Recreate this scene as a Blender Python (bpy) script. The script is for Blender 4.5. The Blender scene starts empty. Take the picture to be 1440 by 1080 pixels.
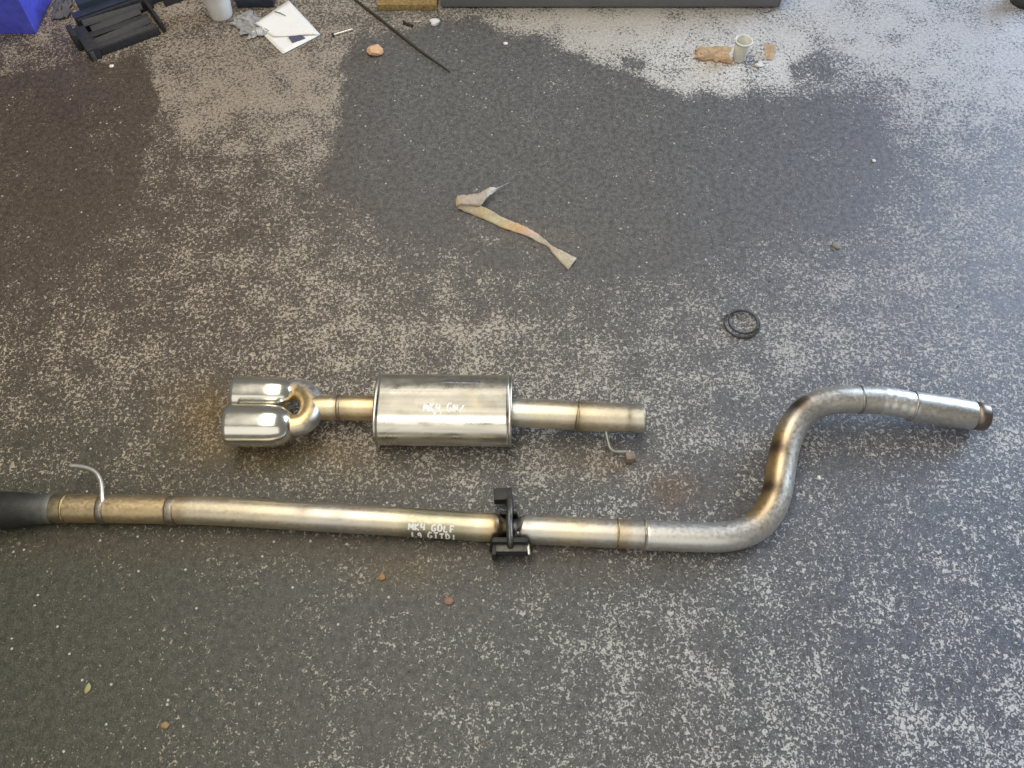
import bpy, bmesh, math, random
import numpy as np
from mathutils import Vector, Matrix, noise as mnoise
from statistics import NormalDist

random.seed(7)
PI = math.pi
sc = bpy.context.scene
COL = sc.collection

# ------------------------------------------------------------------ camera
F = 1198.0            # focal length in pixels of a 1440 px wide frame
H = 1.60              # lens height above the floor
DEP = math.radians(58)
cam_d = bpy.data.cameras.new("camera"); cam = bpy.data.objects.new("camera", cam_d)
COL.objects.link(cam)
cam_d.sensor_width = 36.0; cam_d.lens = 36.0 * F / 1440.0
cam_d.clip_start = 0.05; cam_d.clip_end = 100
cam.location = (0, 0, H); cam.rotation_euler = (PI / 2 - DEP, 0, 0)
sc.camera = cam

# ------------------------------------------------------------------ world + lamps
w = bpy.data.worlds.new("World"); sc.world = w; w.use_nodes = True
bg = w.node_tree.nodes["Background"]
bg.inputs[0].default_value = (1.0, 0.97, 0.91, 1); bg.inputs[1].default_value = 0.18

def area(name, loc, target, sx, sy, power, color):
    l = bpy.data.lights.new(name, 'AREA'); l.shape = 'RECTANGLE'; l.size = sx; l.size_y = sy
    l.energy = power; l.color = color
    o = bpy.data.objects.new(name, l); COL.objects.link(o); o.location = loc
    d = Vector(target) - Vector(loc); o.rotation_euler = d.to_track_quat('-Z', 'Y').to_euler()
    return o
area("ceiling_strip_light", (-0.5, 1.4, 3.3), (-0.5, 1.4, 0), 1.6, 4.2, 95, (1.0, 0.93, 0.80))
area("doorway_daylight", (-0.2, -2.4, 2.3), (0.0, 1.2, 0.0), 4.4, 3.0, 38, (1.0, 0.96, 0.87))
area("side_window_daylight", (4.2, 3.5, 1.8), (0.5, 1.2, 0), 2.2, 2.2, 205, (0.60, 0.77, 1.0))

sc.view_settings.view_transform = 'Standard'
sc.view_settings.look = 'None'
sc.view_settings.exposure = 0.0
sc.view_settings.gamma = 1.0
sc.render.engine = 'CYCLES'
sc.cycles.max_bounces = 6
sc.cycles.filter_width = 1.5

# ------------------------------------------------------------------ helpers
CA, SA = math.cos(PI / 2 - DEP), math.sin(PI / 2 - DEP)
def at(px, py, z=0.0):
    """where the sight line through a photo pixel meets height z"""
    x = (px - 720) / F; y = (540 - py) / F
    dy = y * CA + SA; dz = y * SA - CA
    t = (z - H) / dz
    return Vector((x * t, dy * t, z))
def to_px(X, Y, Z):
    dz = Z - H
    yc = Y * CA + dz * SA; zc = -Y * SA + dz * CA
    return 720 + F * X / -zc, 540 - F * yc / -zc
def scale_at(p):
    """metres per photo pixel at a point"""
    return (p[1] * SA + (H - p[2]) * CA) / F

def mat(name, color=(.5, .5, .5), rough=.5, metal=0.0, spec=.5, trans=0.0, attr=None, nscale=0, namp=0.0,
        rvar=0.0, bump=0.0, bscale=200, sss=0.0, alpha=1.0):
    m = bpy.data.materials.new(name); m.use_nodes = True
    nt = m.node_tree; N = nt.nodes; L = nt.links; p = N["Principled BSDF"]
    p.inputs["Base Color"].default_value = (*color, 1); p.inputs["Roughness"].default_value = rough
    p.inputs["Metallic"].default_value = metal; p.inputs["Specular IOR Level"].default_value = spec
    p.inputs["Transmission Weight"].default_value = trans; p.inputs["Alpha"].default_value = alpha
    tc = N.new("ShaderNodeTexCoord")
    src = None
    if attr:
        a = N.new("ShaderNodeAttribute"); a.attribute_name = attr; src = a.outputs["Color"]
    if nscale:
        n = N.new("ShaderNodeTexNoise"); n.inputs["Scale"].default_value = nscale
        n.inputs["Detail"].default_value = 5; n.inputs["Roughness"].default_value = .65
        L.new(tc.outputs["Object"], n.inputs["Vector"])
        mr = N.new("ShaderNodeMapRange"); mr.inputs[1].default_value = .25; mr.inputs[2].default_value = .75
        mr.inputs[3].default_value = 1 - namp; mr.inputs[4].default_value = 1 + namp
        L.new(n.outputs["Fac"], mr.inputs[0])
        mx = N.new("ShaderNodeMix"); mx.data_type = 'RGBA'; mx.blend_type = 'MULTIPLY'; mx.inputs[0].default_value = 1
        if src: L.new(src, mx.inputs[6])
        else: mx.inputs[6].default_value = (*color, 1)
        L.new(mr.outputs[0], mx.inputs[7]); src = mx.outputs[2]
        if rvar:
            r = N.new("ShaderNodeMapRange"); r.inputs[1].default_value = .3; r.inputs[2].default_value = .7
            r.inputs[3].default_value = rough - rvar; r.inputs[4].default_value = rough + rvar
            L.new(n.outputs["Fac"], r.inputs[0]); L.new(r.outputs[0], p.inputs["Roughness"])
    if src: L.new(src, p.inputs["Base Color"])
    if bump:
        n2 = N.new("ShaderNodeTexNoise"); n2.inputs["Scale"].default_value = bscale; n2.inputs["Detail"].default_value = 4
        L.new(tc.outputs["Object"], n2.inputs["Vector"])
        b = N.new("ShaderNodeBump"); b.inputs["Strength"].default_value = bump; b.inputs["Distance"].default_value = .002
        L.new(n2.outputs["Fac"], b.inputs["Height"]); L.new(b.outputs[0], p.inputs["Normal"])
    return m

def root_loc(o):
    v = Vector((0, 0, 0))
    while o is not None:
        v += o.location; o = o.parent
    return v

class MB:
    """collects one mesh in world coordinates, with a colour per vertex"""
    def __init__(s): s.v = []; s.f = []; s.c = []
    def add(s, verts, faces, cols=None):
        b = len(s.v); s.v += [tuple(x) for x in verts]; s.f += [tuple(i + b for i in f) for f in faces]
        s.c += list(cols) if cols else [(1, 1, 1)] * len(verts)
    def build(s, name, m, parent=None, smooth=True, bevel=0.0, loc=None, recalc=True):
        base = root_loc(parent) if parent else Vector(loc or (0, 0, 0))
        me = bpy.data.meshes.new(name)
        me.from_pydata([tuple(Vector(v) - base) for v in s.v], [], s.f)
        a = me.attributes.new("tint", 'FLOAT_COLOR', 'POINT')
        a.data.foreach_set("color", np.array([(*c, 1) for c in s.c], dtype=np.float32).ravel())
        if bevel or recalc:
            bm = bmesh.new(); bm.from_mesh(me)
            if recalc: bmesh.ops.recalc_face_normals(bm, faces=bm.faces)
            if bevel:
                ed = [e for e in bm.edges if len(e.link_faces) == 2 and e.calc_face_angle() > .6]
                bmesh.ops.bevel(bm, geom=ed, offset=bevel, segments=2, affect='EDGES', profile=.6)
            bm.to_mesh(me); bm.free()
        if smooth:
            me.shade_smooth()
            if bevel: me.set_sharp_from_angle(angle=math.radians(40))
        me.materials.append(m)
        o = bpy.data.objects.new(name, me); COL.objects.link(o)
        if parent: o.parent = parent
        else: o.location = base
        return o

def thing(name, label, cat, loc, group=None):
    o = bpy.data.objects.new(name, None); COL.objects.link(o); o.location = loc; o.empty_display_size = .05
    return tag(o, label, cat, group)
def tag(o, label, cat, group=None):
    o["label"] = label; o["category"] = cat
    if group: o["group"] = group
    return o

def spline(P, sub=8):
    """Catmull-Rom through rows of numbers"""
    P = [np.array(p, float) for p in P]; out = []
    for i in range(len(P) - 1):
        p0 = P[i - 1] if i else 2 * P[0] - P[1]; p1 = P[i]; p2 = P[i + 1]
        p3 = P[i + 2] if i + 2 < len(P) else 2 * P[-1] - P[-2]
        for k in range(sub):
            t = k / sub
            out.append(.5 * ((2 * p1) + (-p0 + p2) * t + (2 * p0 - 5 * p1 + 4 * p2 - p3) * t * t + (-p0 + 3 * p1 - 3 * p2 + p3) * t ** 3))
    out.append(P[-1]); return out

def tube(mb, pts, radii, seg=28, color=None, caps=True, sy=1.0):
    """pts world points, radii per point; color(i, theta, point) -> rgb; sy squashes along the second axis"""
    pts = [Vector(p[:3]) for p in pts]; n = len(pts)
    up = Vector((0, 0, 1)); verts = []; faces = []; cols = []
    for i in range(n):
        t = (pts[min(i + 1, n - 1)] - pts[max(i - 1, 0)])
        if t.length < 1e-7: t = (pts[min(i + 2, n - 1)] - pts[max(i - 2, 0)])
        t.normalize()
        if abs(t.dot(up)) > .95:
            side = Vector((1, 0, 0)) if i == 0 else side
        else:
            side = t.cross(up).normalized()
        u2 = side.cross(t).normalized(); side = t.cross(u2).normalized()
        for k in range(seg):
            a = 2 * PI * k / seg
            p = pts[i] + side * (math.cos(a) * radii[i]) + u2 * (math.sin(a) * radii[i] * sy)
            verts.append(p); cols.append(color(i, a, p) if color else (1, 1, 1))
    for i in range(n - 1):
        for k in range(seg):
            k2 = (k + 1) % seg
            faces.append((i * seg + k, i * seg + k2, (i + 1) * seg + k2, (i + 1) * seg + k))
    if caps:
        faces.append(tuple(range(seg - 1, -1, -1))); faces.append(tuple((n - 1) * seg + k for k in range(seg)))
    mb.add(verts, faces, cols)

def box(mb, c, sx, sy, sz, rz=0.0, taper=1.0, M=None, col=(1, 1, 1)):
    R = M if M is not None else Matrix.Rotation(rz, 3, 'Z')
    v = []
    for z in (-1, 1):
        k = 1.0 if z < 0 else taper
        for x, y in ((-1, -1), (1, -1), (1, 1), (-1, 1)):
            v.append(Vector(c) + R @ Vector((x * sx / 2 * k, y * sy / 2 * k, z * sz / 2)))
    mb.add(v, [(3, 2, 1, 0), (4, 5, 6, 7), (0, 1, 5, 4), (1, 2, 6, 5), (2, 3, 7, 6), (3, 0, 4, 7)], [col] * 8)

def chunk(name, px, py, wpx, hpx, zh, m, label, cat, seed=0, rough=.35, flat=False):
    """an irregular crumb lying on the floor"""
    p = at(px, py, zh * .4); s = scale_at(p); rnd = random.Random(seed)
    bm = bmesh.new(); bmesh.ops.create_icosphere(bm, subdivisions=2, radius=1)
    off = Vector((rnd.uniform(0, 50), seed * 3.1, 0)); ang = rnd.uniform(0, PI)
    for v in bm.verts:
        d = 1 + rough * mnoise.noise(v.co * 1.3 + off) + rough * .6 * mnoise.noise(v.co * 3.1 + off)
        v.co *= d
        v.co = Vector((v.co.x * wpx * s / 2, v.co.y * hpx * s / 2 / .85, max(v.co.z, -.8) * zh / 2 + zh * .4))
    me = bpy.data.meshes.new(name); bm.to_mesh(me); bm.free(); me.materials.append(m)
    if not flat: me.shade_smooth()
    o = bpy.data.objects.new(name, me); COL.objects.link(o); o.location = (p.x, p.y, 0)
    return tag(o, label, cat)

# ------------------------------------------------------------------ floor
XS = list(range(0, 1441, 120)); YS = list(range(0, 1081, 120))
WEAR = np.array([
 [.55,.50,.50,.60,.60,.50,.70,.80,.80,.72,.78,.88,.88],
 [.30,.30,.62,.66,.55,.10,.10,.30,.50,.36,.42,.62,.55],
 [.08,.10,.30,.42,.20,.05,.05,.05,.07,.07,.12,.30,.35],
 [.10,.20,.33,.42,.40,.25,.09,.08,.15,.24,.36,.40,.42],
 [.30,.35,.43,.45,.50,.50,.42,.36,.40,.42,.48,.45,.48],
 [.30,.32,.38,.40,.40,.36,.33,.34,.30,.30,.28,.30,.38],
 [.10,.14,.18,.22,.22,.24,.24,.24,.20,.20,.24,.27,.33],
 [.06,.06,.08,.11,.12,.12,.15,.19,.24,.27,.25,.28,.32],
 [.06,.07,.08,.12,.15,.16,.19,.27,.36,.37,.33,.34,.37],
 [.08,.10,.12,.16,.20,.21,.25,.30,.37,.39,.38,.40,.42]])
def bil(G, px, py):
    gx = np.clip(px / 120, 0, 11.999); gy = np.clip(py / 120, 0, 8.999)
    i = gx.astype(int); j = gy.astype(int); fx = gx - i; fy = gy - j
    return (G[j, i] * (1 - fx) + G[j, i + 1] * fx) * (1 - fy) + (G[j + 1, i] * (1 - fx) + G[j + 1, i + 1] * fx) * fy
def poly_sd(poly, px, py):
    """signed distance in pixels, negative inside"""
    d = np.full(px.shape, 1e9); ins = np.zeros(px.shape, bool)
    n = len(poly)
    for k in range(n):
        x1, y1 = poly[k]; x2, y2 = poly[(k + 1) % n]
        ex, ey = x2 - x1, y2 - y1; L = ex * ex + ey * ey
        t = np.clip(((px - x1) * ex + (py - y1) * ey) / L, 0, 1)
        d = np.minimum(d, np.hypot(px - x1 - t * ex, py - y1 - t * ey))
        c = (y1 > py) != (y2 > py)
        with np.errstate(divide='ignore', invalid='ignore'):
            xi = (x2 - x1) * (py - y1) / (y2 - y1) + x1
        ins ^= c & (px < xi)
    return np.where(ins, -d, d)
def sstep(a, b, x):
    t = np.clip((x - a) / (b - a), 0, 1); return t * t * (3 - 2 * t)

def build_floor():
    def axis(lo, hi, step, far):
        core = np.arange(lo, hi + 1e-6, step)
        a = lo - np.array([.05, .12, .25, .5, 1, 2, far])[::-1]; b = hi + np.array([.05, .12, .25, .5, 1, 2, far])
        return np.concatenate([a, core, b])
    gx = axis(-1.75, 1.75, .0105, 5); gy = axis(.02, 2.6, .0105, 5)
    X, Y = np.meshgrid(gx, gy); nx, ny = len(gx), len(gy)
    Xc = X; Yc = np.clip(Y, .05, 2.9)
    # ragged borders: jitter the pattern a little with smooth noise
    rs = np.random.RandomState(3)
    def field(cell):
        h = rs.rand(int(14 / cell) + 3, int(14 / cell) + 3)
        u = (X + 7) / cell; v = (Y + 7) / cell
        u = np.clip(u, 0, h.shape[1] - 2.001); v = np.clip(v, 0, h.shape[0] - 2.001)
        i = u.astype(int); j = v.astype(int); a = u - i; b = v - j
        a = a * a * (3 - 2 * a); b = b * b * (3 - 2 * b)
        return (h[j, i] * (1 - a) + h[j, i + 1] * a) * (1 - b) + (h[j + 1, i] * (1 - a) + h[j + 1, i + 1] * a) * b - .5
    px, py = to_px(Xc, Yc, 0 * X)
    jx = field(.10) * 26 + field(.035) * 14; jy = field(.10) * 22 + field(.035) * 12
    qx = px + jx; qy = py + jy
    cov = bil(WEAR, qx, qy)
    def lay(poly, val, soft, k=.45, vary=False):
        nonlocal cov
        m = 1 - sstep(-soft, soft, poly_sd(poly, px + jx * k, py + jy * k))
        if vary: val = val * (1 + 2.2 * np.maximum(0, field(.09) + field(.04) - .05))
        cov = cov * (1 - m) + val * m; return m
    # worn, pale strip at the far side right of the middle
    lay([(700,10),(1500,-60),(1500,60),(1300,60),(1180,60),(1165,100),(1100,132),(1010,134),(930,122),(870,92),(790,60),(720,40)], .74, 10, .8)
    lay([(1180,-20),(1500,-20),(1500,150),(1380,150),(1260,90),(1170,50)], .74, 40, .8)
    # pale brown worn patch at the far left
    lay([(236,30),(380,70),(470,70),(480,130),(468,215),(420,240),(340,215),(262,200),(236,140)], .66, 14)
    # paint that is still whole: left patch, large middle patch
    m1 = lay([(-200,125),(0,112),(60,102),(130,84),(195,84),(222,110),(228,142),(214,168),(204,205),(192,250),(165,300),(120,335),(60,360),(-200,400)], .06, 5 + 42 * sstep(190, 340, py), .6, True)
    m2 = lay([(482,118),(494,48),(560,52),(650,22),(706,46),(790,72),(868,97),(918,124),(990,142),(1080,152),(1165,120),(1240,175),(1235,250),(1180,310),(1040,340),(950,392),(860,402),(760,385),(690,372),(610,330),(520,300),(452,268),(468,205)], .045, 8 + 50 * sstep(1120, 1230, px) + 14 * sstep(300, 360, py), .8, True)
    lay([(870,78),(905,84),(920,98),(895,100),(872,92)], .12, 5)
    lay([(1105,95),(1165,62),(1172,112),(1120,130)], .22, 8)
    lay([(950,150),(1240,150),(1240,330),(1000,345)], .05, 40)
    # pale scraps inside the whole paint
    for x, y, rx, ry in ((782,298,16,7),(690,338,18,5),(1176,345,8,8),(1104,372,22,8),(960,872,30,12),(1250,915,32,16),(1195,870,26,10),(905,935,26,14),(1130,1030,60,16),(980,1065,60,20),(800,905,30,12),(900,1010,40,20),(1100,1000,70,18),(1330,1020,60,16)):
        m = np.exp(-(((px - x) / rx) ** 2 + ((py - y) / ry) ** 2)); cov = cov + (.55 - cov) * m * .5
    cov = cov * (1 - .18 * np.exp(-((py - 360) / 200) ** 2) * (px < 620)) * (1 + .38 * field(.13) + .30 * field(.33) + .35 * field(.05))
    cov = np.clip(cov * (1 - .13 * sstep(150, 230, py)), .012, .96)
    nd = NormalDist(); tab = np.array([nd.inv_cdf(1 - t) for t in np.linspace(.005, .995, 400)])
    thr = np.interp(cov, np.linspace(.005, .995, 400), tab)
    # paint and concrete colours (old paint browned by oil on the left, bluish daylight cast painted in on the right)
    fx = np.clip(qx / 1440, 0, 1)[..., None]; fy = np.clip(qy / 1080, 0, 1)[..., None]
    def lerp(a, b, t): return np.array(a) * (1 - t) + np.array(b) * t
    tb = sstep(0, .62, fx); tb2 = sstep(.55, 1, fx)
    up = lerp((.088, .068, .052), (.116, .113, .111), sstep(.2, .42, fx)); up = up * (1 - tb2) + np.array((.122, .124, .150)) * tb2
    dn = lerp((.062, .062, .045), (.090, .088, .085), tb); dn = dn * (1 - tb2) + np.array((.104, .115, .148)) * tb2
    md = (np.exp(-((fy - .44) / .17) ** 2) * (1 - sstep(.3, .75, fx)))
    v = sstep(.3, .72, fy); paint = up * (1 - v) + dn * v
    cu = lerp((.40, .33, .255), (.47, .44, .40), tb); cu = cu * (1 - tb2) + np.array((.48, .475, .50)) * tb2
    cd = lerp((.40, .355, .26), (.50, .49, .46), tb); cd = cd * (1 - tb2) + np.array((.60, .61, .64)) * tb2
    conc = cu * (1 - v) + cd * v
    paint = paint * (1 - md * .6) + np.array((.080, .062, .046)) * md * .6; conc = conc * (1 - md * .6) + np.array((.54, .455, .35)) * md * .6
    bp = np.exp(-(((qx - 330) / 190) ** 2 + ((qy - 110) / 130) ** 2))[..., None]; conc = conc * (1 - bp * .8) + np.array((.31, .255, .20)) * bp * .8
    wh = np.exp(-(((px - 1010) / 130) ** 2 + ((py - 90) / 50) ** 2))[..., None]
    conc = conc + wh * .17
    m1 = m1[..., None]; paint = paint * (1 - m1 * .5) + np.array((.080, .058, .042)) * m1 * .5
    # oil and rust stains, plus grey patches, one below the raised pipe arm
    for x, y, rx, ry, col, k in ((285,585,48,44,(.115,.072,.022),.9),(345,640,90,22,(.12,.085,.03),.7),(470,640,70,26,(.13,.09,.04),.55),
            (110,160,60,30,(.07,.05,.038),.6),(60,235,70,30,(.075,.06,.05),.4),(945,690,46,26,(.12,.075,.045),.7),(845,650,60,26,(.13,.095,.06),.5),
            (560,800,80,28,(.115,.085,.042),.55),(300,770,420,22,(.07,.056,.036),.55),(640,775,330,14,(.075,.058,.045),.5),(1230,600,120,16,(.09,.088,.08),.35),
            (770,330,70,26,(.16,.135,.105),.35),(1100,250,90,60,(.118,.118,.128),.4),(1005,78,28,10,(.36,.24,.13),.5),(1220,700,110,70,(.115,.115,.13),.3),(720,750,60,70,(.075,.075,.075),.3)):
        m = (np.exp(-(((qx - x) / rx) ** 2 + ((qy - y) / ry) ** 2)) * k)[..., None]
        paint = paint * (1 - m) + np.array(col) * m
        conc = conc * (1 - m * .7) + np.array(col) * 2.3 * m * .7
    me = bpy.data.meshes.new("floor")
    V = np.stack([X, Y, 0 * X], -1).reshape(-1, 3)
    idx = np.arange(nx * ny).reshape(ny, nx)
    Q = np.stack([idx[:-1, :-1], idx[:-1, 1:], idx[1:, 1:], idx[1:, :-1]], -1).reshape(-1, 4)
    me.vertices.add(len(V)); me.vertices.foreach_set("co", V.astype(np.float32).ravel())
    me.loops.add(Q.size); me.loops.foreach_set("vertex_index", Q.astype(np.int32).ravel())
    me.polygons.add(len(Q)); me.polygons.foreach_set("loop_start", np.arange(0, Q.size, 4, dtype=np.int32))
    me.update(calc_edges=True)
    a = me.attributes.new("wear", 'FLOAT', 'POINT'); a.data.foreach_set("value", thr.astype(np.float32).ravel())
    for nm, arr in (("paint", paint), ("concrete", conc)):
        a = me.attributes.new(nm, 'FLOAT_COLOR', 'POINT')
        a.data.foreach_set("color", np.concatenate([arr, np.ones(arr.shape[:2] + (1,))], -1).astype(np.float32).ravel())
    o = bpy.data.objects.new("floor", me); COL.objects.link(o); o["kind"] = "structure"
    o["label"] = "worn grey painted concrete workshop floor"
    # --- material
    m = bpy.data.materials.new("worn_floor_paint"); m.use_nodes = True; nt = m.node_tree; N = nt.nodes; L = nt.links
    P = N["Principled BSDF"]; geo = N.new("ShaderNodeTexCoord")
    def noise(scale, detail=3, rough=.55, dist=0.0, off=0.0):
        mp = N.new("ShaderNodeMapping"); mp.inputs[1].default_value = (off, off * .7, 0); L.new(geo.outputs["Object"], mp.inputs[0])
        n = N.new("ShaderNodeTexNoise"); n.noise_dimensions = '2D'; n.inputs["Scale"].default_value = scale; n.inputs["Detail"].default_value = detail
        n.inputs["Roughness"].default_value = rough; n.inputs["Distortion"].default_value = dist
        L.new(mp.outputs[0], n.inputs["Vector"]); return n.outputs["Fac"]
    def math_(op, a, b=None, c=None):
        n = N.new("ShaderNodeMath"); n.operation = op
        for k, x in enumerate((a, b, c)):
            if x is None: continue
            if isinstance(x, (int, float)): n.inputs[k].default_value = x
            else: L.new(x, n.inputs[k])
        return n.outputs[0]
    def mr(x, a, b, c, d, smooth=False):
        n = N.new("ShaderNodeMapRange")
        if smooth: n.interpolation_type = 'SMOOTHSTEP'
        for k, y in enumerate((a, b, c, d)): n.inputs[k + 1].default_value = y
        L.new(x, n.inputs[0]); return n.outputs[0]
    def mix(f, a, b, mode='MIX'):
        n = N.new("ShaderNodeMix"); n.data_type = 'RGBA'; n.blend_type = mode
        for s, x in ((0, f), (6, a), (7, b)):
            if isinstance(x, (int, float)): n.inputs[s].default_value = x
            elif isinstance(x, tuple): n.inputs[s].default_value = (*x, 1)
            else: L.new(x, n.inputs[s])
        return n.outputs[2]
    def att(nm, o="Color"):
        n = N.new("ShaderNodeAttribute"); n.attribute_name = nm; return n.outputs[o]
    A = noise(122, 2.5, .6, .6); B = noise(270, 2, .5, .3, 3.1); C = noise(14, 2, .5, 0, 7.7)
    g = math_('ADD', math_('MULTIPLY', math_('SUBTRACT', A, .5), 6.4), math_('MULTIPLY', math_('SUBTRACT', B, .5), 4.0))
    g = math_('ADD', g, math_('MULTIPLY', math_('SUBTRACT', C, .5), 2.0))
    d = math_('SUBTRACT', g, att("wear", "Fac"))
    mask = mr(d, -.10, .26, 0, 1, True)
    halo = mr(d, -1.1, .1, 0, 1, True)            # thin, greyed paint round each chip
    pn = mr(noise(70, 6, .75, 0, 11), .36, .64, .66, 1.34); pn2 = mr(noise(330, 3, .7, 0, 5), .36, .64, .66, 1.42)
    paint_c = mix(1.0, mix(1.0, att("paint"), pn, 'MULTIPLY'), pn2, 'MULTIPLY')
    D = noise(150, 3, .65, .4, 41)
    e = math_('SUBTRACT', math_('ADD', math_('MULTIPLY', math_('SUBTRACT', D, .5), 7.5), math_('MULTIPLY', math_('SUBTRACT', C, .5), 2.0)), att("wear", "Fac"))
    thin = mr(e, -.35, .75, 0, 1, True)           # half-worn paint between the bare chips
    paint_c = mix(math_('ADD', math_('MULTIPLY', halo, .07), math_('MULTIPLY', thin, .07)), paint_c, att("concrete"))
    cn = mr(noise(120, 5, .75, 0, 17), .3, .7, .76, 1.24)
    conc_c = mix(1.0, att("concrete"), cn, 'MULTIPLY')
    base = mix(math_('MULTIPLY', mask, .98), paint_c, conc_c)
    # dark pits and a few bright grains
    pit = mr(noise(300, 2, .5, 0, 23), .27, .33, .45, 1.0); base = mix(1.0, base, pit, 'MULTIPLY')
    vor = N.new("ShaderNodeTexVoronoi"); vor.voronoi_dimensions = '2D'; vor.inputs["Scale"].default_value = 55; L.new(geo.outputs["Object"], vor.inputs["Vector"])
    sep = N.new("ShaderNodeSeparateColor"); L.new(vor.outputs["Color"], sep.inputs[0])
    grain = math_('MULTIPLY', math_('LESS_THAN', vor.outputs["Distance"], .13), math_('GREATER_THAN', sep.outputs[0], .98))
    base = mix(math_('MULTIPLY', grain, .8), base, (.62, .61, .58))
    L.new(base, P.inputs["Base Color"])
    rg = mr(mask, 0, 1, .44, .76); L.new(math_('ADD', rg, math_('MULTIPLY', math_('SUBTRACT', C, .5), .25)), P.inputs["Roughness"])
    P.inputs["Specular IOR Level"].default_value = .45
    b = N.new("ShaderNodeBump"); b.inputs["Strength"].default_value = .75; b.inputs["Distance"].default_value = .0013
    hgt = math_('ADD', math_('MULTIPLY', mask, -.6), math_('MULTIPLY', noise(260, 4, .65, 0, 31), 1.0)); L.new(hgt, b.inputs["Height"])
    L.new(b.outputs[0], P.inputs["Normal"])
    me.materials.append(m)
    return o
build_floor()

# ------------------------------------------------------------------ materials
M_pipe = mat("brushed_stainless", attr="tint", rough=.42, metal=1, nscale=140, namp=.14, rvar=.10, bump=.06, bscale=420)
M_shell = mat("rolled_stainless", attr="tint", rough=.31, metal=1, nscale=26, namp=.12, rvar=.10, bump=.05, bscale=90)
M_chrome = mat("polished_steel", attr="tint", rough=.20, metal=1, nscale=40, namp=.05, rvar=.03)
M_weld = mat("weld_metal", (.30, .27, .24), rough=.5, metal=1, nscale=300, namp=.4, bump=.8, bscale=700)
M_rod = mat("bright_rod", (.90, .88, .82), rough=.42, metal=1, nscale=80, namp=.15)
M_rust = mat("rusty_steel", (.27, .21, .17), rough=.8, metal=.2, nscale=120, namp=.4, bump=.6, bscale=400)
M_black = mat("black_steel", (.032, .033, .030), rough=.5, metal=.4, nscale=150, namp=.4, bump=.3, bscale=500)
M_galv = mat("dull_zinc", (.10, .10, .09), rough=.45, metal=.85, nscale=120, namp=.3, bump=.3, bscale=400)
M_ink = mat("white_paint_pen", (.95, .95, .93), rough=.7, nscale=300, namp=.08)
M_rubber = mat("black_rubber", (.045, .045, .045), rough=.42, nscale=200, namp=.3, bump=.2)

# ------------------------------------------------------------------ hand-lettering (strokes in a unit box, y up)
GL = {'M': [[(0,0),(.1,1),(.45,.35),(.8,1),(.92,0)]], 'K': [[(.1,1),(.1,0)],[(.8,1),(.12,.5),(.85,0)]], '4': [[(.15,1),(.1,.45),(.85,.5)],[(.7,.95),(.65,0)]],
      'G': [[(.85,.85),(.5,1),(.12,.6),(.2,.1),(.6,0),(.85,.4),(.5,.42)]], 'O': [[(.5,1),(.1,.6),(.25,.05),(.7,.1),(.88,.6),(.5,1)]], 'L': [[(.2,1),(.12,0),(.8,.08)]],
      'F': [[(.2,0),(.2,1),(.85,.95)],[(.2,.5),(.7,.55)]], '1': [[(.45,1),(.45,0)]], '.': [[(.35,0),(.5,.12)]], '9': [[(.8,.7),(.45,1),(.2,.7),(.5,.45),(.8,.75),(.7,0)]],
      'T': [[(.05,.95),(.95,1)],[(.5,1),(.45,0)]], 'D': [[(.2,0),(.2,1),(.75,.75),(.8,.3),(.2,0)]], 'I': [[(.5,1),(.48,0)]], 'N': [[(.1,0),(.15,1),(.75,.05),(.85,1)]],
      'U': [[(.1,1),(.15,.2),(.5,0),(.8,.3),(.85,1)]], '/': [[(.1,0),(.9,1)]], 'X': [[(.1,1),(.9,0)],[(.85,1),(.1,0)]], ' ': []}
def lettering(mb, text, surf, u0, v0, cw, ch, wd, slant=0.0, wob=0.06, seed=1):
    """surf(u, v) -> (point, normal); strokes become thin ribbons lying on the surface"""
    r = random.Random(seed); u = u0
    for c in text:
        dv = r.uniform(-wob, wob) * ch; sc_ = r.uniform(.88, 1.08)
        for st in GL[c]:
            pts = spline(st, 4) if len(st) > 2 else [np.array(st[0]), (np.array(st[0]) + np.array(st[1])) / 2, np.array(st[1])]
            pr = [(u + p[0] * cw * .82 + p[1] * slant * ch, v0 + dv + p[1] * ch * sc_) for p in pts]
            Ps = [surf(*q) for q in pr]; vs = []; n = len(Ps)
            for i in range(n):
                t = (Ps[min(i + 1, n - 1)][0] - Ps[max(i - 1, 0)][0]).normalized()
                sd = t.cross(Ps[i][1]).normalized() * (wd * r.uniform(.75, 1.2) / 2)
                vs += [Ps[i][0] - sd, Ps[i][0] + sd]
            mb.add(vs, [(2 * i, 2 * i + 1, 2 * i + 3, 2 * i + 2) for i in range(n - 1)])
        u += cw if c not in '1. I' else cw * (.6 if c != ' ' else .75)

# ------------------------------------------------------------------ long exhaust pipe
R = .0285
gold = np.array((.80, .63, .38)); steel = np.array((.70, .67, .61)); straw = np.array((.80, .71, .53)); pale = np.array((.74, .73, .70))
def ramp(stops, x):
    xs = [s[0] for s in stops]; return np.array([np.interp(x, xs, [s[1][k] for s in stops]) for k in range(3)])
soot = np.array((.05, .05, .05)); brown = np.array((.22, .15, .09))
STOPS = [(-60, soot), (48, soot * 1.2), (78, np.array((.30, .26, .17))), (98, gold * .8), (130, gold * .95), (150, gold * .75), (165, gold), (232, gold * .92), (252, gold * .75),
         (275, straw), (380, straw), (470, steel * 1.02), (560, straw * .9), (578, np.array((.47, .44, .33))), (655, np.array((.50, .46, .34))), (672, straw * .9), (690, gold * .85), (704, brown * 1.6), (712, soot * 2.2), (722, soot * 2.2), (732, steel * .7), (748, pale * .9),
         (800, straw * 1.02), (860, steel), (874, gold * .72), (890, steel), (912, steel * .8), (930, pale), (1040, pale), (1055, straw), (1500, straw)]
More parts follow.
